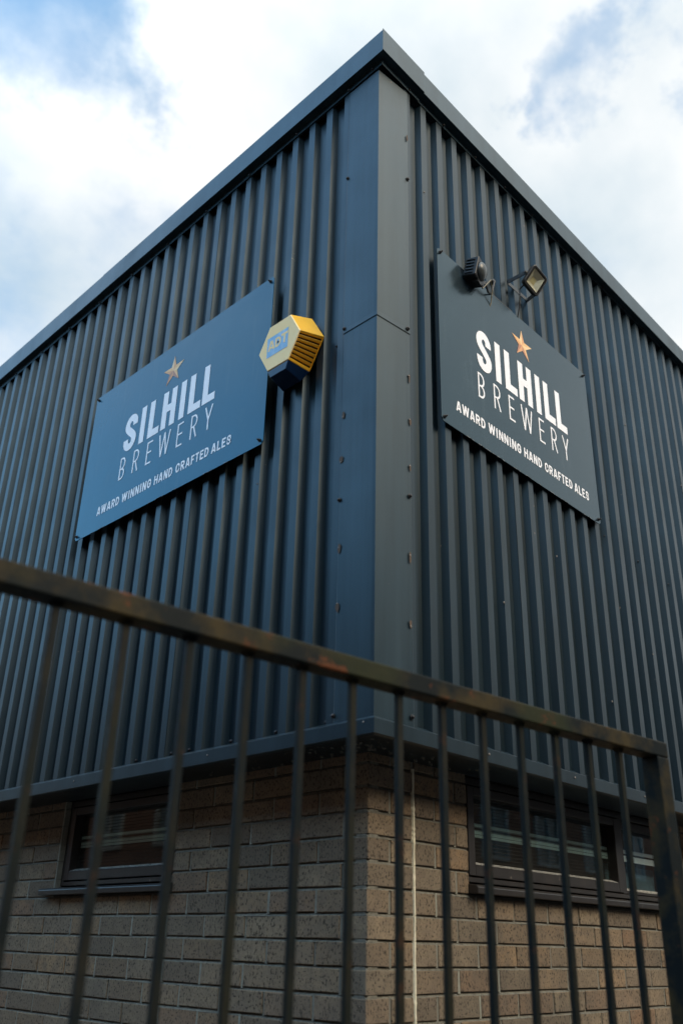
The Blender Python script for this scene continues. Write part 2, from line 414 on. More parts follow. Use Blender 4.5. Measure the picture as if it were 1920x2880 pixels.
# drip flashing along the foot of the cladding
G = .02
def drip(side, a0, a1, off=0, corner=False):
    mb = MB(); rings = []
    for a in (a0, a1):
        zt = .0457 + (.0006 * a)
        if side == 'L': P = [(.004, a, zt + .012), (-G + .003 - off, a, zt), (-G - off, a, zt - .003), (-G - off, a, 0), (-G + .012 - off, a, -.003), (.20, a, .006)]
        else: P = [(a, .004, zt + .012), (a, -G + .003 - off, zt), (a, -G - off, zt - .003), (a, -G - off, 0), (a, -G + .012 - off, -.003), (a, .20, .006)]
        if corner and a == a0:
            c = (.004, -G + .003, -G, -G, -G + .012, .20)
            if side == 'L': P = [(x, c[i] - (off if c[i] < 0 else 0), z) for i, (x, _, z) in enumerate(P)]
            else: P = [(c[i] - (off if c[i] < 0 else 0), y, z) for i, (_, y, z) in enumerate(P)]
        rings.append(P)
    mb.strip(rings); return mb.build('drip_flashing', m_clad, bld, solid=.001, fix=False)
drip('L', 0, 2.3, .0012, True); drip('L', 2.28, 5.3); drip('L', 5.28, FAR_L, .0012)
drip('R', 0, 2.4, 0, True); drip('R', 2.38, 5.4, .0012); drip('R', 5.38, FAR_R)
mb = MB(); mb.box((.012, .012, .010), (.30, FAR_L, .030)); mb.box((.3005, .012, .010), (FAR_R, .30, .030))
mb.build('soffit_board', m_dark, bld)
# crumbs of old mortar on the underside
mb = MB()
for i in range(90):
    t = abs(random.gauss(0, .35)); q = random.uniform(.02, .17); r = random.uniform(.0015, .006)
    c = (q, .02 + t, 0) if random.random() < .6 else (.02 + t, q, 0)
    mb.obox((c[0], c[1], .0035 if False else .0005), Vector((r, r * .4, 0)), Vector((-r * .4, r * .6, 0)), Vector((0, 0, .0035)))
mb.build('mortar_crumbs', simple('mortar_crumb', (.16, .15, .12), .95), bld, kind='stuff')

# screws and rivets
def screw_mesh(kind):
    mb = MB()
    if kind == 'b':
        mb.lathe((0, 0, 0), (0, 0, 1), [(-.001, .0085), (.001, .0088), (.0014, .0060), (.0050, .0058), (.0075, .0040), (.0085, 0)], 8)
        return mb.build('screw', m_screw, bld, smooth=False)
    mb.lathe((0, 0, 0), (0, 0, 1), [(-.001, .0046), (.0012, .0044), (.0026, .0022), (.0028, 0)], 8)
    return mb.build('rivet', m_rivet, bld)
protoB = screw_mesh('b'); protoR = screw_mesh('r')
usedB = [False]; usedR = [False]
def put(proto, used, pos, n, s=1):
    o = proto if not used[0] else proto.copy()
    if used[0]: C.objects.link(o)
    used[0] = True
    o.location = Vector(pos) - bld.location; o.rotation_euler = Vector(n).to_track_quat('Z', 'Y').to_euler(); o.scale = (s, s, s)
def SL(y, z, kind='b', x=0, s=1): put(*((protoB, usedB) if kind == 'b' else (protoR, usedR)), (x - .001, y, z), (-1, 0, 0), s * (1 if kind == 'b' else .8))
def SR(x, z, kind='b', y=0, s=1):
    X, Z = RX(x, z); put(*((protoB, usedB) if kind == 'b' else (protoR, usedR)), (X, YR - .001 - y, Z), (0, -1, 0), s)
for y, z in [(.163, 2.313), (.160, 1.545), (.162, .823), (.164, .078)]: SL(y, z, x=-.003)
SL(.214, 1.504, x=.018); SL(.212, .068, x=.018)
for y, z in [(.157, 1.154), (.160, .970), (.160, .643), (.160, .444), (.0215, .035)]: SL(y, z, 'r', x=-.003 if z > .1 else -.0208)
for x, z in [(.176, 2.33), (.168, 1.560), (.170, .849), (.171, .082)]: SR(x, z, y=.004)
SR(.325, 1.527, y=-.018)
for x, z in [(.172, 1.347), (.175, 1.16), (.174, .969), (.170, .626), (.170, .376)]: SR(x, z, 'r', y=.003)
for k in range(14): SL(.03 + .137 * (k > 0) + .33 * max(0, k - 1), topL(.33 * k) + .012, x=-.006, s=.8)
for k in range(14): SR(.190 + .245 * k, topR(.24 * k) + .040, y=.006, s=.8)
for y in (.443, .673, .907, 1.016, 1.242, 1.697, 2.03, 2.36, 2.69, 3.02): SL(y, .070, x=.016, s=.85)
for y in (.752, 1.627, 2.5): SL(y, .026, 'r', x=-.0205)
for x in (.55, 1.10, 1.66, 2.2): put(protoR, usedR, (x, -.0212, .026), (0, -1, 0))
for y, z in [(.63, 1.05), (1.725, 1.17), (2.27, 1.75), (1.17, 2.2), (2.9, 1.1), (2.27, 2.45), (.95, .55), (1.72, .62)]: SL(y - .02, z, 'r')
for x, z in [(1.10, 2.42), (1.16, .95), (2.0, 2.0), (1.98, .72), (2.65, 1.9), (.74, .62), (.31, 2.35), (1.52, .4)]: SR(x - .02, z, 'r')
for y, z in [(1.95, 1.22), (2.3, 1.2), (2.64, 1.18), (3.0, 1.17)]: SL(y, z, x=.012, s=.6)
for x, z in [(1.62, 1.22), (1.95, 1.20), (2.28, 1.18), (2.62, 1.16)]: SR(x, z, y=-.012, s=.6)
# rust blooms round the old rivets
mb = MB()
def bloom(side, a, z, rw, rh):
    P = []
    n = 11
    for j in range(n):
        t = 2 * math.pi * j / n; q = random.uniform(.7, 1.15)
        P.append((a + rw * q * math.cos(t), z + rh * q * math.sin(t)))
    if side == 'L': mb.poly([(-.0048, p, q) for p, q in P])
    else:
        mb.poly([(RX(p, q)[0], YR - .0030 - .0025 - (.002 if q > 1.5 else 0), RX(p, q)[1]) for p, q in P])
for y, z, a, b in [(.152, 1.160, .009, .018), (.157, .982, .012, .014), (.156, .640, .008, .018), (.157, .430, .010, .018)]: bloom('L', y, z, a, b)
for x, z, a, b in [(.174, 1.335, .005, .022), (.176, 1.15, .006, .017), (.173, .962, .006, .018), (.169, .617, .006, .022), (.168, .383, .007, .014), (.172, 2.56, .006, .020)]: bloom('R', x, z, a, b)
mb.build('rust_bloom', m_ruststain, bld, kind='stuff')

# ------------------------------------------------------------------ brick base
BD = .206; Z0 = -.0236; CH = .075; JT = .0045
protos = {}
def brick_mesh(L):
    key = round(L, 3); lst = protos.setdefault(key, [])
    if len(lst) >= (6 if key == .215 else 3): return random.choice(lst)
    b = bmesh.new(); bmesh.ops.create_cube(b, size=1)
    for v in b.verts: v.co = Vector(((v.co.x + .5) * L, (v.co.y + .5) * .1025, (v.co.z + .5) * .0655)) + Vector([random.uniform(-.0011, .0011) for _ in range(3)])
    bmesh.ops.bevel(b, geom=list(b.edges), offset=.0024, segments=1, profile=.5, affect='EDGES')
    for v in b.verts: v.co += Vector([random.uniform(-.0006, .0006) for _ in range(3)])
    me = bpy.data.meshes.new('brick'); b.to_mesh(me); b.free(); me.materials.append(m_brick); lst.append(me); return me
far_bricks = MB(); perp = MB(); count = [0]
def place_brick(side, a0, a1, zt):
    L = a1 - a0
    if L < .02: return
    z = zt - CH + JT
    vis = (zt > -1.06) and ((side == 'L' and a0 < 2.62) or (side == 'R' and a0 < 2.12))
    if vis and count[0] < 299:
        me = brick_mesh(L); o = bpy.data.objects.new('brick', me); C.objects.link(o); o.parent = bld; count[0] += 1
        dz = random.uniform(-.0010, .0010); dd = random.uniform(-.0016, .0014)
        if side == 'R': o.location = Vector((a0, BD + dd, z + dz)) - bld.location; o.rotation_euler = (0, R(random.uniform(-.25, .25)), R(random.uniform(-.3, .3)))
        else: o.location = Vector((BD + dd, a1, z + dz)) - bld.location; o.rotation_euler = (R(random.uniform(-.25, .25)), 0, R(-90 + random.uniform(-.3, .3)))
    else:
        if side == 'R': far_bricks.box((a0, BD, z), (a1, BD + .1025, z + .0655))
        else: far_bricks.box((BD, a0, z), (BD + .1025, a1, z + .0655))
    if a0 > BD + .01:                         # mortar in the upright joint, almost flush
        r = random.uniform(.0015, .006); w0, w1 = a0 - .0105 + random.uniform(-.001, .001), a0 + .0005 + random.uniform(-.001, .001)
        zz0, zz1 = z - .004, z + .069
        if side == 'R': perp.box((w0, BD + r, zz0), (w1, BD + .05, zz1))
        else: perp.box((BD + r, w0, zz0), (BD + .05, w1, zz1))
OPL = (1.205, 2.080, -.3986, .2)             # window openings: from, to, bottom, top
OPR = (.725, 2.480, -.3986, .2)
def joints(side, n):
    """list of brick spans in course n from corner outwards"""
    even = n % 2 == 0; out = []
    if side == 'L':
        e = [BD, .3085 if even else .4215]
        p = (.315 if even else .4265) + .0045
        spans = [(BD, (.3085 if even else .421))]
        a = spans[0][1] + .0105
        while a < 8: spans.append((a, a + .2145)); a += .225
    else:
        spans = [(BD, .421)] if even else [(BD, .3085), (.319, .421)]
        a = .4345
        if even: 
            while a < 8: spans.append((a, a + .2145)); a += .225
        else:
            spans.append((a, .536)); a = .5465
            while a < 8: spans.append((a, a + .2145)); a += .225
    return spans
def clip(spans, op, n, side):
    zt = Z0 - CH * n
    if zt - CH < op[2] - .01: return spans
    out = []
    for a, b in spans:
        if b <= op[0]: out.append((a, b))
        elif a < op[0] - .03: out.append((a, op[0]))
    # restart beyond the opening, half bond
    a = op[1]; ln = .2145 if n % 2 == 0 else .105
    while a < 8: out.append((a, a + ln)); a += ln + .0105; ln = .2145
    return out
allb = []
for n in range(-1, 28):
    zt = Z0 - CH * n
    for side, op in (('L', OPL), ('R', OPR)):
        for i, (a, b) in enumerate(clip(joints(side, n), op, n, side)):
            # the corner brick is one brick: long on one side, short on the other
            if i == 0 and ((side == 'L' and n % 2 == 0) or (side == 'R' and n % 2 != 0)): continue
            if side == 'L' and a > 8 or zt - CH < GZ: continue
            allb.append((side, a, b, zt))
allb.sort(key=lambda t: (t[1] + max(0, -t[3] - .9) * 6))
for t in allb: place_brick(*t)
far_bricks.build('brick_courses', m_brick, bld, kind='stuff', bevel=0)
perp.build('upright_joint_mortar', m_perp, bld, kind='stuff')
# bed mortar: deep at the top of the joint, weathered out towards the foot
beds = MB()
def bed(side, a0, a1, zc):
    t, b = zc + .0056, zc - .0056
    prof = [(.012, t), (.0075, zc + .001), (.0015, b), (.05, b), (.05, t)]
    n = max(2, int((a1 - a0) / .12)); rings = []
    for i in range(n + 1):
        a = a0 + (a1 - a0) * i / n; j = random.uniform(-.0018, .0020)
        if side == 'L': rings.append([(BD + d + (j if d < .04 else 0), a, z) for d, z in prof])
        else: rings.append([(a, BD + d + (j if d < .04 else 0), z) for d, z in prof])
    beds.strip(rings, True)
for n in range(0, 28):
    zc = Z0 - CH * n - .0006
    for side, op in (('L', OPL), ('R', OPR)):
        if zc > op[2] + .01: bed(side, BD + .002, op[0] - .003, zc); bed(side, op[1] + .003, 8, zc)
        else: bed(side, BD + .002, 8, zc)
beds.build('bed_joint_mortar', m_mortar, bld, kind='stuff')
# solid core of the wall behind the facing bricks
mb = MB()
for side, op in (('L', OPL), ('R', OPR)):
    for (a0, a1, z0, z1) in ((BD + .05, op[0] - .012, GZ, .009), (op[1] + .012, 8.9, GZ, .009), (op[0] - .0121, op[1] + .0121, GZ, op[2] - .004)):
        if side == 'L': mb.box((BD + .03, a0, z0), (BD + .098, a1, z1))
        else: mb.box((max(a0, BD + .099), BD + .03, z0), (a1, BD + .0985, z1))
mb.build('wall_core', m_mortar, bld)
mb = MB(); mb.box((.45, 1.4, GZ), (.47, 8, -.0)); mb.box((.9, .45, -1.2), (.92, .47, -.9)); 
# movement joint crack filled with sealant
mb = MB(); rings = []; z = -.015; x = .4275; pr = 0; wq = 0
while z > -1.3:
    pr = pr * .93 + random.uniform(-.0005, .0005); wq = wq * .8 + random.uniform(-.0005, .0005)
    wd = .0056 + wq * 1.5 + (.0045 if random.random() < .07 else 0)
    out = .0030 + wq * .5
    cx = x + pr
    rings.append([(cx - wd, BD + .004, z), (cx - wd * .5, BD - out, z), (cx + wd * .6, BD - out * .8, z), (cx + wd, BD + .004, z), (cx, BD + .02, z)])
    z -= random.uniform(.006, .014)
mb.strip(rings, True); mb.build('sealant_bead', m_sealant, bld, label='cream sealant run down the movement joint')

# ------------------------------------------------------------------ windows
def bar_box(mb, side, a0, a1, z0, z1, d0, d1):
    if side == 'L': mb.box((BD + d0, a0, z0), (BD + d1, a1, z1))
    else: mb.box((a0, BD + d0, z0), (a1, BD + d1, z1))
def make_window(side, a0, a1, mull, corner_in):
    f = MB(); zt, zb = .009, -.352
    bar_box(f, side, a0, a0 + .034, zb, zt, .028, .085); bar_box(f, side, a1 - .034, a1, zb, zt, .028, .085)
    bar_box(f, side, a0 + .0341, a1 - .0341, zt - .026, zt, .028, .085); bar_box(f, side, a0 + .0341, a1 - .0341, zb, zb + .018, .028, .085)
    for q in mull: bar_box(f, side, q - .018, q + .018, zb + .0181, zt - .0261, .027, .085)
    fr = f.build('window', m_frame, bld, bevel=.002)
    xs = [a0 + .036] + [v for q in mull for v in (q - .020, q + .020)] + [a1 - .036]
    for i in range(0, len(xs), 2):
        u0, u1 = xs[i], xs[i + 1]; c = MB(); fixed = (i > 0)
        tb = .034 if fixed else .060; ts = .022 if fixed else .038
        d0 = .040 if fixed else .022
        bar_box(c, side, u0, u0 + ts, zb + .022, zt - .030, d0, .070); bar_box(c, side, u1 - ts, u1, zb + .022, zt - .030, d0, .070)
        bar_box(c, side, u0 + ts, u1 - ts, zb + .022, zb + tb, d0 + .0006, .0704); bar_box(c, side, u0 + ts, u1 - ts, zt - .062, zt - .030, d0 + .0006, .0704)
        c.build('casement', m_frame, fr, bevel=.002)
        # sloping putty / bead at foot of the glass, catching the sky
        b = MB(); p = [(d0 + .002, zb + tb + .0005), (.056, zb + tb + .012), (.056, zb + tb + .0005)]
        ring = lambda a: [((BD + d, a, z) if side == 'L' else (a, BD + d, z)) for d, z in p]
        b.strip([ring(u0 + ts + .001), ring(u1 - ts - .001)], True); b.build('glazing_bead', m_bead, fr)
        g = MB(); bar_box(g, side, u0 + ts - .002, u1 - ts + .002, zb + tb - .002, zt - .060, .057, .060); g.build('pane', m_glass if not fixed else m_clear, fr)
    for zz, h in ((-.148, .0075), (-.178, .0125)):
        r_ = MB(); bar_box(r_, side, a0 + .04, a1 - .04, zz - h, zz + h, .066, .072); r_.build('inner_rail', m_rail, fr)
    # sill
    s = MB(); e0, e1 = (a0 - .012, a1 + .05) if side == 'L' else (a0 - .006, a1 + .02)
    prof = [(-.040, -.392), (-.042, -.372), (-.034, -.364), (.080, -.3525), (.080, -.392)]
    ring = lambda a: [((BD + d, a, z) if side == 'L' else (a, BD + d, z)) for d, z in prof]
    s.strip([ring(e0), ring(e1)], True); s.build('sill', m_frame, fr, bevel=.002)
    # reveals inside
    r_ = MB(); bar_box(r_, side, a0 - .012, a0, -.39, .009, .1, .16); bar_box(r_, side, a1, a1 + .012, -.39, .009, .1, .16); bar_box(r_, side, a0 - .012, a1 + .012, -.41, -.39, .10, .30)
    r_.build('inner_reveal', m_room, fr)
    return fr
M = Mat('weathered_glazing_bead'); f_ = M.noise(90, 4, .7)
M.col(M.mix(M.ramp(f_, [(.42, 0.), (.52, 1.)]), (.05, .045, .04), (.50, .50, .46))).set(Roughness=.5).bump(f_, .5, .002); m_bead = M.m
make_window('L', OPL[0], OPL[1], [], 0)
wr = make_window('R', OPR[0], OPR[1], [1.905], 0)
# blue card with faded print standing behind the second pane
mb = MB(); mb.box((1.94, BD + .135, -.33), (2.42, BD + .139, -.20)); mb.build('inner_card', simple('dim_blue_card', (.10, .20, .25), .7), wr)
# interior: dark lining so the room behind the glass is closed
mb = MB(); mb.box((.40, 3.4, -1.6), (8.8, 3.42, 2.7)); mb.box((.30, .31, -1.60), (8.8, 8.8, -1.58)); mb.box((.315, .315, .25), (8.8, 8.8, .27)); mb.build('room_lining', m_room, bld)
mb = MB()
for k in range(5): mb.box((.9 + .5 * k, .9, .18), (.94 + .5 * k, 3.3, .245))
mb.build('ceiling_beam', simple('dim_ceiling_beam', (.10, .085, .055), .8), bld)

# ------------------------------------------------------------------ lettering
def arc(cx, cy, rx, ry, a0, a1, n=7):
    return [(cx + rx * math.cos(R(a0 + (a1 - a0) * i / n)), cy + ry * math.sin(R(a0 + (a1 - a0) * i / n))) for i in range(n + 1)]
def glyph(ch, W, H, t):
    """centre lines of one capital letter"""
    x0, x1, y0, y1, m = t / 2, W - t / 2, t / 2, H - t / 2, W / 2
    r = (x1 - x0) / 2; ry = min(r * 1.15, (y1 - y0) / 2)
    if ch == 'I': return [[(m, 0), (m, H)]]
    if ch == 'L': return [[(x0, H), (x0, y0), (W, y0)]]
    if ch == 'H': return [[(x0, 0), (x0, H)], [(x1, 0), (x1, H)], [(x0, H * .52), (x1, H * .52)]]
    if ch == 'E': return [[(W, y1), (x0, y1), (x0, y0), (W, y0)], [(x0, H * .52), (W * .90, H * .52)]]
    if ch == 'F': return [[(W, y1), (x0, y1), (x0, 0)], [(x0, H * .50), (W * .88, H * .50)]]
    if ch == 'T': return [[(0, y1), (W, y1)], [(m, y1), (m, 0)]]
    if ch == 'A': return [[(x0 * .8, 0), (m - t * .18, H)], [(W - x0 * .8, 0), (m + t * .18, H)], [(W * .22, H * .27), (W * .78, H * .27)]]
    if ch == 'N': return [[(x0, 0), (x0, H)], [(x1, 0), (x1, H)], [(x0 * 1.1, H), (W - x0 * 1.1, 0)]]
    if ch == 'W': return [[(x0 * .8, H), (W * .27, 0)], [(W * .27, 0), (m, H)], [(m, H), (W * .73, 0)], [(W * .73, 0), (W - x0 * .8, H)]]
    if ch == 'Y': return [[(x0 * .8, H), (m, H * .42)], [(W - x0 * .8, H), (m, H * .42)], [(m, H * .44), (m, 0)]]
    if ch == 'D':
        q = min(W * .62, (y1 - y0) / 2)
        return [[(x0, y0), (x1 - q * .8, y0)] + arc(x1 - q * .8, y0 + q, q * .8, q, -90, 0)[1:] + arc(x1 - q * .8, y1 - q, q * .8, q, 0, 90) + [(x0, y1), (x0, y0 - t * .5)]]
    if ch in 'RB':
        h = H * .48; q = (y1 - h) / 2; k = min(q, W * .5)
        o = [[(x0, 0), (x0, H)], [(x0, y1), (x1 - k, y1)] + arc(x1 - k, y1 - q, k, q, 90, -90)[1:] + [(x0, h)]]
        if ch == 'R': o.append([(W * .48, h), (W - t * .42, 0)])
        else:
            q2 = (h - y0) / 2; o.append([(x0, h), (x1 - k, h)] + arc(x1 - k, h - q2, k, q2, 90, -90)[1:] + [(x0, y0)])
        return o
    if ch in 'CG':
        o = [(x1, H * .74)] + arc(m, y1 - ry, r, ry, 0, 180, 10) + arc(m, y0 + ry, r, ry, 180, 360, 10) + [(x1, H * (.26 if ch == 'C' else .46))]
        return [o] if ch == 'C' else [o, [(x1 + t * .5, H * .46), (m, H * .46)]]
    if ch == 'S':
        up_ = [(x1, H * .67)] + arc(m, y1 - ry, r, ry, 0, 180, 12)
        lo = arc(m, y0 + ry, r, ry, 0, -180, 12) + [(x0, H * .33)]
        a, b = Vector((x0, H * .70)), Vector((x1, H * .30)); midc = []
        for i in range(1, 10):
            s_ = i / 10; e = s_ * s_ * (3 - 2 * s_)
            midc.append((a.x + (b.x - a.x) * e, a.y + (b.y - a.y) * s_))
        return [up_ + [(a.x, a.y)] + midc + [(b.x, b.y)] + lo]
    return []
def stroke(mb, pts, t, place, lift):
    P = [Vector(p) for p in pts]; P = [p for i, p in enumerate(P) if i == 0 or (p - P[i - 1]).length > 1e-6]
    Lf, Rt = [], []
    for i, p in enumerate(P):
        d0 = (P[i] - P[i - 1]).normalized() if i else (P[1] - P[0]).normalized()
        d1 = (P[i + 1] - P[i]).normalized() if i < len(P) - 1 else d0
        n0 = Vector((-d0.y, d0.x)); n1 = Vector((-d1.y, d1.x)); nn = (n0 + n1)
        nn = nn.normalized() if nn.length > 1e-6 else n0
        k = t / 2 / max(.45, nn.dot(n0)); Lf.append(p + nn * k); Rt.append(p - nn * k)
    for i in range(len(P) - 1):
        mb.poly([place(*q, lift + 1.2e-5 * i) for q in (Lf[i], Lf[i + 1], Rt[i + 1], Rt[i])])
def letters(spec, z, H, t, place, parent):
    for ch, a, b in spec:
        mb = MB(); text_line(mb, [(ch, a, b)], z, H, t, place); mb.build('letter', m_white, parent, fix=False, label='white letter ' + ch)
def text_line(mb, spec, z, H, t, place):
    """spec: list of (char, x from, x to)"""
    for ch, a, b in spec:
        W = b - a
        for si, pl in enumerate(glyph(ch, W, H, t)):
            stroke(mb, pl, t, lambda u, v, l, a=a: place(a + u, z + v, l), .0010 + .00012 * si)
WD = dict(I=.42, L=.80, E=.84, F=.80, T=.86, A=1.06, W=1.5, Y=1.0, N=1.02, H=1.02, S=.98)
def word(txt, x0, x1, gap=.25):
    ws = [WD.get(c, 1.0) for c in txt]; tot = sum(ws) + gap * (len(txt) - 1); k = (x1 - x0) / tot; out = []; x = x0
    for c, q in zip(txt, ws): out.append((c, x, x + q * k)); x += (q + gap) * k
    return out
def make_sign(side, base, W, H, dx, dz, label, zk=1):
    """base: world point of the lower left corner as seen; u runs to the viewer's right"""
    t = thing('brewery_sign', label, 'sign', base)
    B = Vector(base)
    if side == 'L': place = lambda u, v, l=0: (B.x - l, B.y - u, B.z + v)
    else: place = lambda u, v, l=0: (B.x + u, B.y - l, B.z + v)
    mb = MB(); rings = []
    n = 24
    rad = .012
    P = [(rad, 0), (W - rad, 0), (W, rad), (W, H - rad), (W - rad, H), (rad, H), (0, H - rad), (0, rad)]
    mb.strip([[place(u, v, 0) for u, v in P], [place(u, v, -.0032) for u, v in P]], True, True)
    mb.build('board', m_boardL if side == 'L' else m_boardR, t)
    # scuffed bare edge
    mb = MB()
    for i in range(26):
        a = random.uniform(.02, W - .08); l_ = random.uniform(.004, .05)
        mb.poly([place(a, -.0002, .0004), place(a + l_, -.0002, .0004), place(a + l_ * .8, random.uniform(.0012, .003), .0004), place(a + l_ * .1, random.uniform(.0008, .0026), .0004)])
    mb.build('scuffed_edge', m_dusty, t, fix=False, kind='stuff')
    # outline: name
    x = lambda v: v + dx
    zs, Hs = .374 + dz, .202
    letters([(c, x(a), x(b)) for c, a, b in [('S', .250, .353), ('I', .381, .423), ('L', .453, .542), ('H', .557, .662), ('I', .692, .734), ('L', .762, .851), ('L', .863, .951)]], zs, Hs, .0385, place, t)
    letters([(c, x(a), x(b)) for c, a, b in [('B', .248, .292), ('R', .358, .405), ('E', .467, .510), ('W', .560, .647), ('E', .700, .743), ('R', .799, .846), ('Y', .895, .949)]], .228 + dz, .121, .0088, place, t)
    for wd, a, b in [('AWARD', .094, .284), ('WINNING', .306, .538), ('HAND', .561, .697), ('CRAFTED', .721, .949), ('ALES', .967, 1.094)]:
        letters(word(wd, x(a), x(b)), .087 + dz * .6, .0455, .0084, place, t)
    # faceted copper star
    mb = MB(); cx, cy = x(.609), .684 + dz; ro, ri = .083, .030
    pt = lambda k: ((ro if k % 2 == 0 else ri) * math.sin(math.pi * k / 5) + cx, (ro if k % 2 == 0 else ri) * math.cos(math.pi * k / 5) + cy)
    shade = [1, 0, 3, 0, 2, 1, 2, 1, 0, 3]
    for k in range(10):
        mb.cur = shade[k]; mb.poly([place(cx, cy, .0011), place(*pt(k), .0011), place(*pt((k + 1) % 10), .0011)])
    mb.build('star', stars, t, fix=False)
    nrm = (-1, 0, 0) if side == 'L' else (0, -1, 0)
    for u, v in ((.018, .02), (W - .02, .02), (W - .022, H - .02), (.02, H - .018)):
        mb = MB(); mb.lathe(place(u, v, .0), nrm, [(0, .0085), (.0015, .0085), (.0018, .006), (.008, .006), (.0085, .0035), (.015, .003), (.0155, 0)], 6)
        mb.build('screw', m_screw, t)
    return t
SO = .030
sL = make_sign('L', (-SO, .5585 + 1.3776, 1.1978), 1.3776, .8261, .082, -.012, 'larger blue company sign with copper star on the left wall beside the alarm box')
sR = make_sign('R', (.3293, -SO, 1.2257), 1.1841, .8348, 0, 0, 'grey blue company sign with copper star on the right wall below the floodlights')

# ------------------------------------------------------------------ alarm box
ab = thing('alarm_box', 'yellow hexagonal alarm bell box with blue base overlapping the left sign', 'alarm box', (-.002, .415, 1.56))
def hexring(x, cy, cz, r, h=None): return [(x, cy + r * math.cos(R(60 * k)), cz + r * math.sin(R(60 * k)) * (h or 1)) for k in range(6)]
XF, XB = -.100, -.006
bring = hexring(XB, .411, 1.5625, .146, 1.0); fring = hexring(XF, .4145, 1.5555, .118, 1.035)
mb = MB(); mb.strip([bring, fring], True, False)
mb2 = MB()
# sides: vertex k at angle 60k; y grows to the viewer's left. louvred side lies between k=3 (right) and k=4 (lower right)
mb = MB(); 
for k in range(6):
    if k == 3: continue
    mb.poly([bring[k], bring[(k + 1) % 6], fring[(k + 1) % 6], fring[k]])
mb.poly(list(reversed(bring)))
mb.build('housing', m_yel, ab)
mb = MB(); f2 = [Vector(p) for p in fring]; cc = sum(f2, Vector()) / 6
inner = [p + (cc - p) * .025 + Vector((-.0035, 0, 0)) for p in f2]
mb.strip([f2, inner], True, True); mb.build('front_cover', m_yelf, ab)
# louvred side
A, B_, C_, D_ = Vector(bring[3]), Vector(bring[4]), Vector(fring[4]), Vector(fring[3])
nrm = ((B_ - A).cross(D_ - A)).normalized()
if nrm.y > 0: nrm = -nrm
q = lambda u, v, d=0: A.lerp(B_, u).lerp(D_.lerp(C_, u), v) + nrm * d
mb = MB(); mb.poly([q(0, 0, -.009), q(1, 0, -.009), q(1, 1, -.009), q(0, 1, -.009)]); mb.build('vent_recess', simple('dark_vent', (.02, .012, .004), .9), ab)
NS = 7
for i in range(NS + 1):
    u0, u1 = i / (NS + .6), i / (NS + .6) + (.52 if i < NS else 1.55) / (NS + .6)
    u1 = min(u1, 1)
    mb = MB(); v0, v1 = .02, .985
    P = [q(u0, v0, -.010), q(u1, v0, -.010), q(u1, v1, -.010), q(u0, v1, -.010), q(u0, v0, .0), q(u1, v0, -.004 if i < NS else 0), q(u1, v1, -.003 if i < NS else 0), q(u0, v1, .0)]
    mb.hexa(P); mb.build('louvre_slat', m_yel, ab, bevel=.0006)
# blue strobe under the bottom edge
mb = MB()
a_, b_ = fring[5], fring[4]                  # front lower edge: left end, right end
a2, b2 = bring[5], bring[4]
e = .0015
T = [(a_[0] - .002, a_[1], a_[2] - e), (b_[0] - .002, b_[1], b_[2] - e), (b2[0], b2[1], b2[2] - e), (a2[0], a2[1], a2[2] - e)]
Bt = [(-.098, .459, 1.4175), (-.098, .372, 1.4175), (-.022, .369, 1.398), (-.022, .468, 1.398)]
mb.strip([T, Bt], True, True); mb.build('strobe', m_bpl, ab, bevel=.0015)
# blue logo panel, slightly worn, with letters left in the yellow
xp = XF - .0042
mb = MB(); mb.poly([(xp, .482, 1.513), (xp, .362, 1.513), (xp, .362, 1.605), (xp, .482, 1.605)]); mb.build('logo_panel', m_bprint, ab, fix=False)
mb = MB(); pl = lambda u, v, l=0: (xp - l * .3, .482 - u, 1.513 + v)
text_line(mb, [('A', .006, .044), ('D', .047, .080), ('T', .082, .118)], .028, .046, .0095, pl)
mb.poly([pl(.080, .0765, .0011), pl(.1196, .0765, .0011), pl(.1196, .070, .0011), pl(.080, .070, .0011)])
mb.build('lettering', m_yelf, ab, fix=False)
mb = MB(); mb.lathe((xp - .0005, .4185, 1.562), (-1, 0, 0), [(0, .0058), (.0015, .0052), (.002, 0)], 10); mb.build('cover_screw', m_bdot, ab)

# ------------------------------------------------------------------ floodlights
def rrect(w, h, r, n=4):
    P = []
    for cx, cy, a in ((w - r, h - r, 0), (-w + r, h - r, 90), (-w + r, -h + r, 180), (w - r, -h + r, 270)):
        for i in range(n + 1): P.append((cx + r * math.cos(R(a + 90 * i / n)), cy + r * math.sin(R(a + 90 * i / n))))
    return P
def frame_of(nv, roll):
    n_ = Vector(nv).normalized(); a = Vector((0, 0, 1)).cross(n_).normalized(); b = n_.cross(a)
    c_, s_ = math.cos(R(roll)), math.sin(R(roll)); return n_, a * c_ + b * s_, -a * s_ + b * c_
def ring_of(c, X, Y, N, P, k, d): return [c + X * (u * k) + Y * (v * k) + N * d for u, v in P]
# 1: square LED floodlight turned down towards the viewer
c1 = Vector((.936, -.128, 2.222))
fl = thing('floodlight', 'square black floodlight with amber reflector tilted down above the right sign', 'floodlight', (.97, YR, 2.25))
Nn = Vector((-.17, -.855, -.47)).normalized()
Xa = Vector((.090, -.004, -.026)); Xa = (Xa - Nn * Xa.dot(Nn)).normalized(); Ya = Nn.cross(Xa)
P = rrect(.0535, .0535, .016)
mb = MB()
mb.strip([ring_of(c1, Xa, Ya, Nn, P, .70, -.030), ring_of(c1, Xa, Ya, Nn, P, .93, -.022), ring_of(c1, Xa, Ya, Nn, P, 1, -.006), ring_of(c1, Xa, Ya, Nn, P, 1, .0), ring_of(c1, Xa, Ya, Nn, P, .95, .002)], True, False)
mb.strip([ring_of(c1, Xa, Ya, Nn, P, .95, .002), ring_of(c1, Xa, Ya, Nn, P, .80, .0015)], True, False)
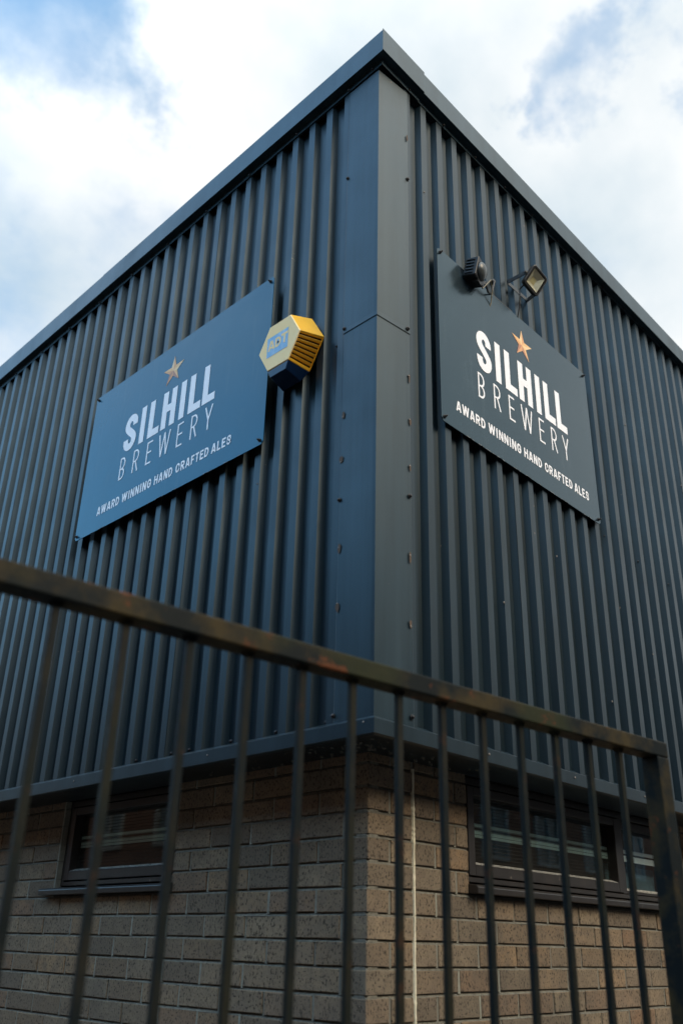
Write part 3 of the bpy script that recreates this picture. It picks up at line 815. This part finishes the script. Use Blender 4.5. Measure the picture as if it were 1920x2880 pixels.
mb.poly(ring_of(c1, Xa, Ya, Nn, P, .70, -.030)); mb.poly(ring_of(c1, Xa, Ya, Nn, P, .93, -.019))
mb.build('housing', m_black, fl)
sq = [(1, 1), (-1, 1), (-1, -1), (1, -1)]
mb = MB(); mb.strip([ring_of(c1, Xa, Ya, Nn, sq, .0385, -.0005), ring_of(c1, Xa, Ya, Nn, sq, .015, -.018)], True, False); mb.build('reflector', m_refl, fl)
mb = MB(); mb.poly(ring_of(c1, Xa, Ya, Nn, sq, .0152, -.0178)); mb.build('led_plate', m_led, fl)
mb = MB(); mb.strip([ring_of(c1, Xa, Ya, Nn, P, .84, .0018), ring_of(c1, Xa, Ya, Nn, P, .84, .0030)], True, True); mb.build('cover_glass', m_clear, fl)
mb = MB()
for k in range(-3, 4): mb.obox(c1 + Xa * (.011 * k) - Nn * .034, Xa * .0014, Ya * .034, Nn * .008)
mb.build('cooling_fins', m_black, fl)
# U bracket: base on the wall, arms out to the pivots
Z1 = 2.236
mb = MB(); x0b, x1b = .872, 1.038
mb.box((x0b, YR - .004, Z1 - .010), (x1b, YR - .0005, Z1 + .010))
for xx, sgn in ((x0b, -1), (x1b, 1)):
    piv = c1 + Xa * (.0575 * sgn) - Nn * .016
    s0 = Vector((xx, YR - .0045, Z1)); dd = (piv - s0); ln = dd.length; dd.normalize(); zz = Vector((0, 0, 1)); zz = (zz - dd * zz.dot(dd)).normalized(); sd_ = dd.cross(zz)
    mb.obox((s0 + piv) / 2, dd * ln / 2, sd_ * .0018, zz * .010)
mb.build('bracket', m_steel, fl)
for sgn in (-1, 1):
    mb = MB(); mb.lathe(c1 + Xa * (.054 * sgn) - Nn * .016, Xa * sgn, [(0, .008), (.005, .008), (.005, .0045), (.011, .0045), (.011, 0)], 8); mb.build('pivot_bolt', m_rivet, fl)
mb = MB(); k0 = c1 - Nn * .032 - Ya * .03 - Xa * .02
mb.tube([k0, k0 + Vector((-.004, .03, -.02)), (.905, -.060, 2.15), (.915, -.045, 2.10), (.925, -.022, 2.04), (.93, -.019, 1.98)], .0032, 8); mb.build('cable', m_cable, fl)

# 2: small sensor lamp with a domed lens, facing along the wall
fl2 = thing('sensor_light', 'small black sensor lamp with domed grey lens above the right sign', 'sensor light', (.60, YR, 2.1))
c2 = Vector((.556, -.085, 2.045))
N2 = Vector((.25, -.94, -.22)).normalized(); X2 = Vector((0, 0, 1)).cross(N2).normalized(); Y2 = N2.cross(X2)
P2 = rrect(.047, .047, .006, 2)
mb = MB(); mb.strip([ring_of(c2, X2, Y2, N2, P2, .84, -.060), ring_of(c2, X2, Y2, N2, P2, .97, -.048), ring_of(c2, X2, Y2, N2, P2, 1, .0), ring_of(c2, X2, Y2, N2, P2, .93, .003)], True, True); mb.build('housing', m_black, fl2, bevel=.001)
mb = MB(); n = 16
mb.strip([[c2 + (X2 * math.cos(2 * math.pi * j / n) + Y2 * math.sin(2 * math.pi * j / n)) * (.0405 * math.cos(R(a))) + N2 * (.003 + .022 * math.sin(R(a))) for j in range(n)] for a in (0, 15, 30, 45, 60, 75, 88)], True, True)
mb.build('lens', m_lens, fl2, smooth=True)
mb = MB()
for k in range(-2, 3): mb.obox(c2 - N2 * .030 - X2 * .048 + Y2 * (.016 * k), N2 * .018, Y2 * .0025, X2 * .003)
mb.build('side_ribs', m_black, fl2)
mb = MB(); mb.box((.520, YR - .050, 2.030), (.625, YR - .044, 2.040)); mb.box((.520, YR - .050, 2.030), (.526, YR - .001, 2.040)); mb.obox(c2 - N2 * .02 + Vector((0, 0, -.052)), N2 * .014, X2 * .018, Vector((0, 0, .008)))
mb.build('bracket', m_black, fl2)
mb = MB(); mb.lathe((.745, YR, 2.152), (0, -1, 0), [(0, .013), (.012, .013), (.016, .009), (.017, 0)], 10); mb.build('cable_grommet', m_black, fl2)
k0 = c2 + X2 * .03 - Y2 * .045 + N2 * .002
mb = MB(); mb.tube([k0, k0 + Vector((.02, .01, .0)), (.655, -.07, 2.075), (.69, -.05, 2.045), (.70, -.035, 2.0), (.70, -.02, 1.96)], .0028, 8); mb.build('cable', m_cablec, fl2, label='cream cable curving down behind the sign')
mb = MB(); mb.tube([k0 - Y2 * .004, (.625, -.06, 2.05), (.665, -.045, 2.03), (.715, -.03, 2.06), (.742, -.032, 2.148)], .0042, 8); mb.build('cable', m_cable, fl2)
# black batten the right sign hangs from, showing above its edge
mb = MB(); mb.box((.700, YR - .010, 2.052), (.885, YR - .001, 2.074)); bt = mb.build('batten', m_black, sR)

# ------------------------------------------------------------------ fence
Q = Vector((-1.3099, -.5528, -.1109)); DV = Vector((math.cos(-.1552), math.sin(-.1552), -.0205)); SP = .11
PV = Vector((-DV.y, DV.x, 0)).normalized()
fn = thing('fence', 'dark rusty steel railing of square bars with a sloping top rail in the foreground', 'fence', (Q.x, Q.y, GZ))
UPV = Vector((0, 0, 1))
RH, RW = .0365, .046
i0, i1 = -7, 13.07
s0, s1 = Q + DV * SP * i0, Q + DV * (SP * i1 + .044)
mb = MB(); mb.obox((s0 + s1) / 2 + UPV * RH / 2, (s1 - s0) / 2, PV * RW / 2, UPV * RH / 2); mb.build('top_rail', m_fence, fn, bevel=.0035, seg=3)
for i in range(i0, 14):
    if i > 13: break
    p = Q + DV * SP * i; h = .0063
    mb = MB(); mb.obox(Vector((p.x, p.y, (p.z + GZ + .13) / 2)), DV.normalized() * h, PV * h, UPV * (p.z - GZ - .13) / 2)
    if i < 13 or True:
        if i == 13: continue
        b_ = mb.build('bar', m_bar, fn, bevel=.0012, seg=2)
mb = MB()                                     # weld beads where the bars meet the rail
for i in range(i0, 13):
    p = Q + DV * SP * i
    for sx in (-1, 1):
        for k in range(3): mb.lathe(p + DV * (.0075 * sx) + PV * (.005 * (k - 1)) - UPV * .0035, UPV, [(-.003, .001), (0, random.uniform(.002, .0035)), (.004, .004)], 6)
mb.build('weld_bead', m_fence, fn, kind='stuff')
pc = Q + DV * (SP * i1 + .022)
mb = MB(); mb.obox(Vector((pc.x, pc.y, (pc.z + GZ) / 2 - .0005)), DV.normalized() * .022, PV * .0232, UPV * ((pc.z - GZ) / 2)); mb.build('post', m_fence, fn, bevel=.003, seg=2)
a_, b_ = Q + DV * SP * i0, Q + DV * SP * i1
mb = MB(); mb.obox(Vector(((a_.x + b_.x) / 2, (a_.y + b_.y) / 2, GZ + .11)), Vector((b_.x - a_.x, b_.y - a_.y, 0)) / 2, PV * .02, UPV * .018); mb.build('bottom_rail', m_fence, fn, bevel=.002)

# ------------------------------------------------------------------ brick houses across the street, seen as reflections
m_hb = simple('terrace_brick', (.20, .10, .065), .9, .35, 3, .3, dist=.01)
m_hr = simple('slate_roof', (.07, .07, .08), .8, .3, 5, .3, dist=.01)
m_hw = simple('white_window_frame', (.30, .30, .29), .5, .1)
m_hd = simple('dark_green_door', (.03, .08, .05), .4)
def terrace(p, ang, wid, ht, label):
    t = thing('brick_terrace', label, 'terrace', (p[0], p[1], GZ))
    X = Vector((math.cos(ang), math.sin(ang), 0)); N = Vector((-X.y, X.x, 0)); c = Vector((p[0], p[1], GZ))   # N faces the brewery
    mb = MB(); mb.obox(c - N * 3.5 + UPV * ht / 2, X * wid / 2, N * 3.5, UPV * ht / 2); mb.build('wall', m_hb, t)
    ring = lambda s_: [c + X * (s_ * (wid / 2 + .1)) + v for v in (N * .3 + UPV * (ht + .003), -N * 7.3 + UPV * (ht + .003), -N * 3.5 + UPV * (ht + 2.4))]
    mb = MB(); mb.strip([ring(-1), ring(1)], True); rf = mb.build('roof', m_hr, t)
    hp = simple('house_pane', (.10, .13, .14), .1)
    k = 0; u = -wid / 2 + 1.5; wp = pp = None
    def inst(proto, u, z, parent):
        o = proto.copy(); C.objects.link(o); o.parent = parent; o.location = c - t.location + X * u + UPV * z if parent is t else proto.location; return o
    while u < wid / 2 - 1:
        for z in (1.65, 4.4):
            if z < 2 and k % 3 == 0:
                mb = MB(); mb.obox(c + X * u + N * .03 + UPV * 1.02, X * .45, N * .03, UPV * 1.02); mb.build('door', m_hd, t); continue
            wc = Vector((0, 0, 0)); mb = MB()
            for sx, sz, hx, hz in ((-.55, 0, .05, .7), (.55, 0, .05, .7), (0, .66, .5, .05), (0, -.66, .5, .05), (0, 0, .03, .61)):
                mb.obox(wc + X * sx + UPV * sz + N * .03, X * hx, N * .04, UPV * hz)
            if wp is None:
                wp = mb.build('window', m_hw, None); wp.parent = t; wp.location = X * u + UPV * z
                mb = MB(); mb.obox(N * .008, X * .5, N * .006, UPV * .61); pp = mb.build('pane', hp, None); pp.parent = wp
            else:
                f = wp.copy(); C.objects.link(f); f.location = X * u + UPV * z
                q = pp.copy(); C.objects.link(q); q.parent = f
        if k % 3 == 2:
            mb = MB(); mb.obox(c - N * 3.5 + X * (u + 1.2) + UPV * (ht + 2.5), X * .4, N * .35, UPV * .8); mb.build('chimney', m_hb, rf)
        u += 2.6; k += 1
terrace((-10.5, 14), R(-90), 60, 8.6, 'long brown brick terrace across the street, mirrored in the left window')
terrace((18, -11.5), 0, 60, 7.0, 'long brown brick terrace across the street, mirrored in the right window')
print('bricks', count[0])
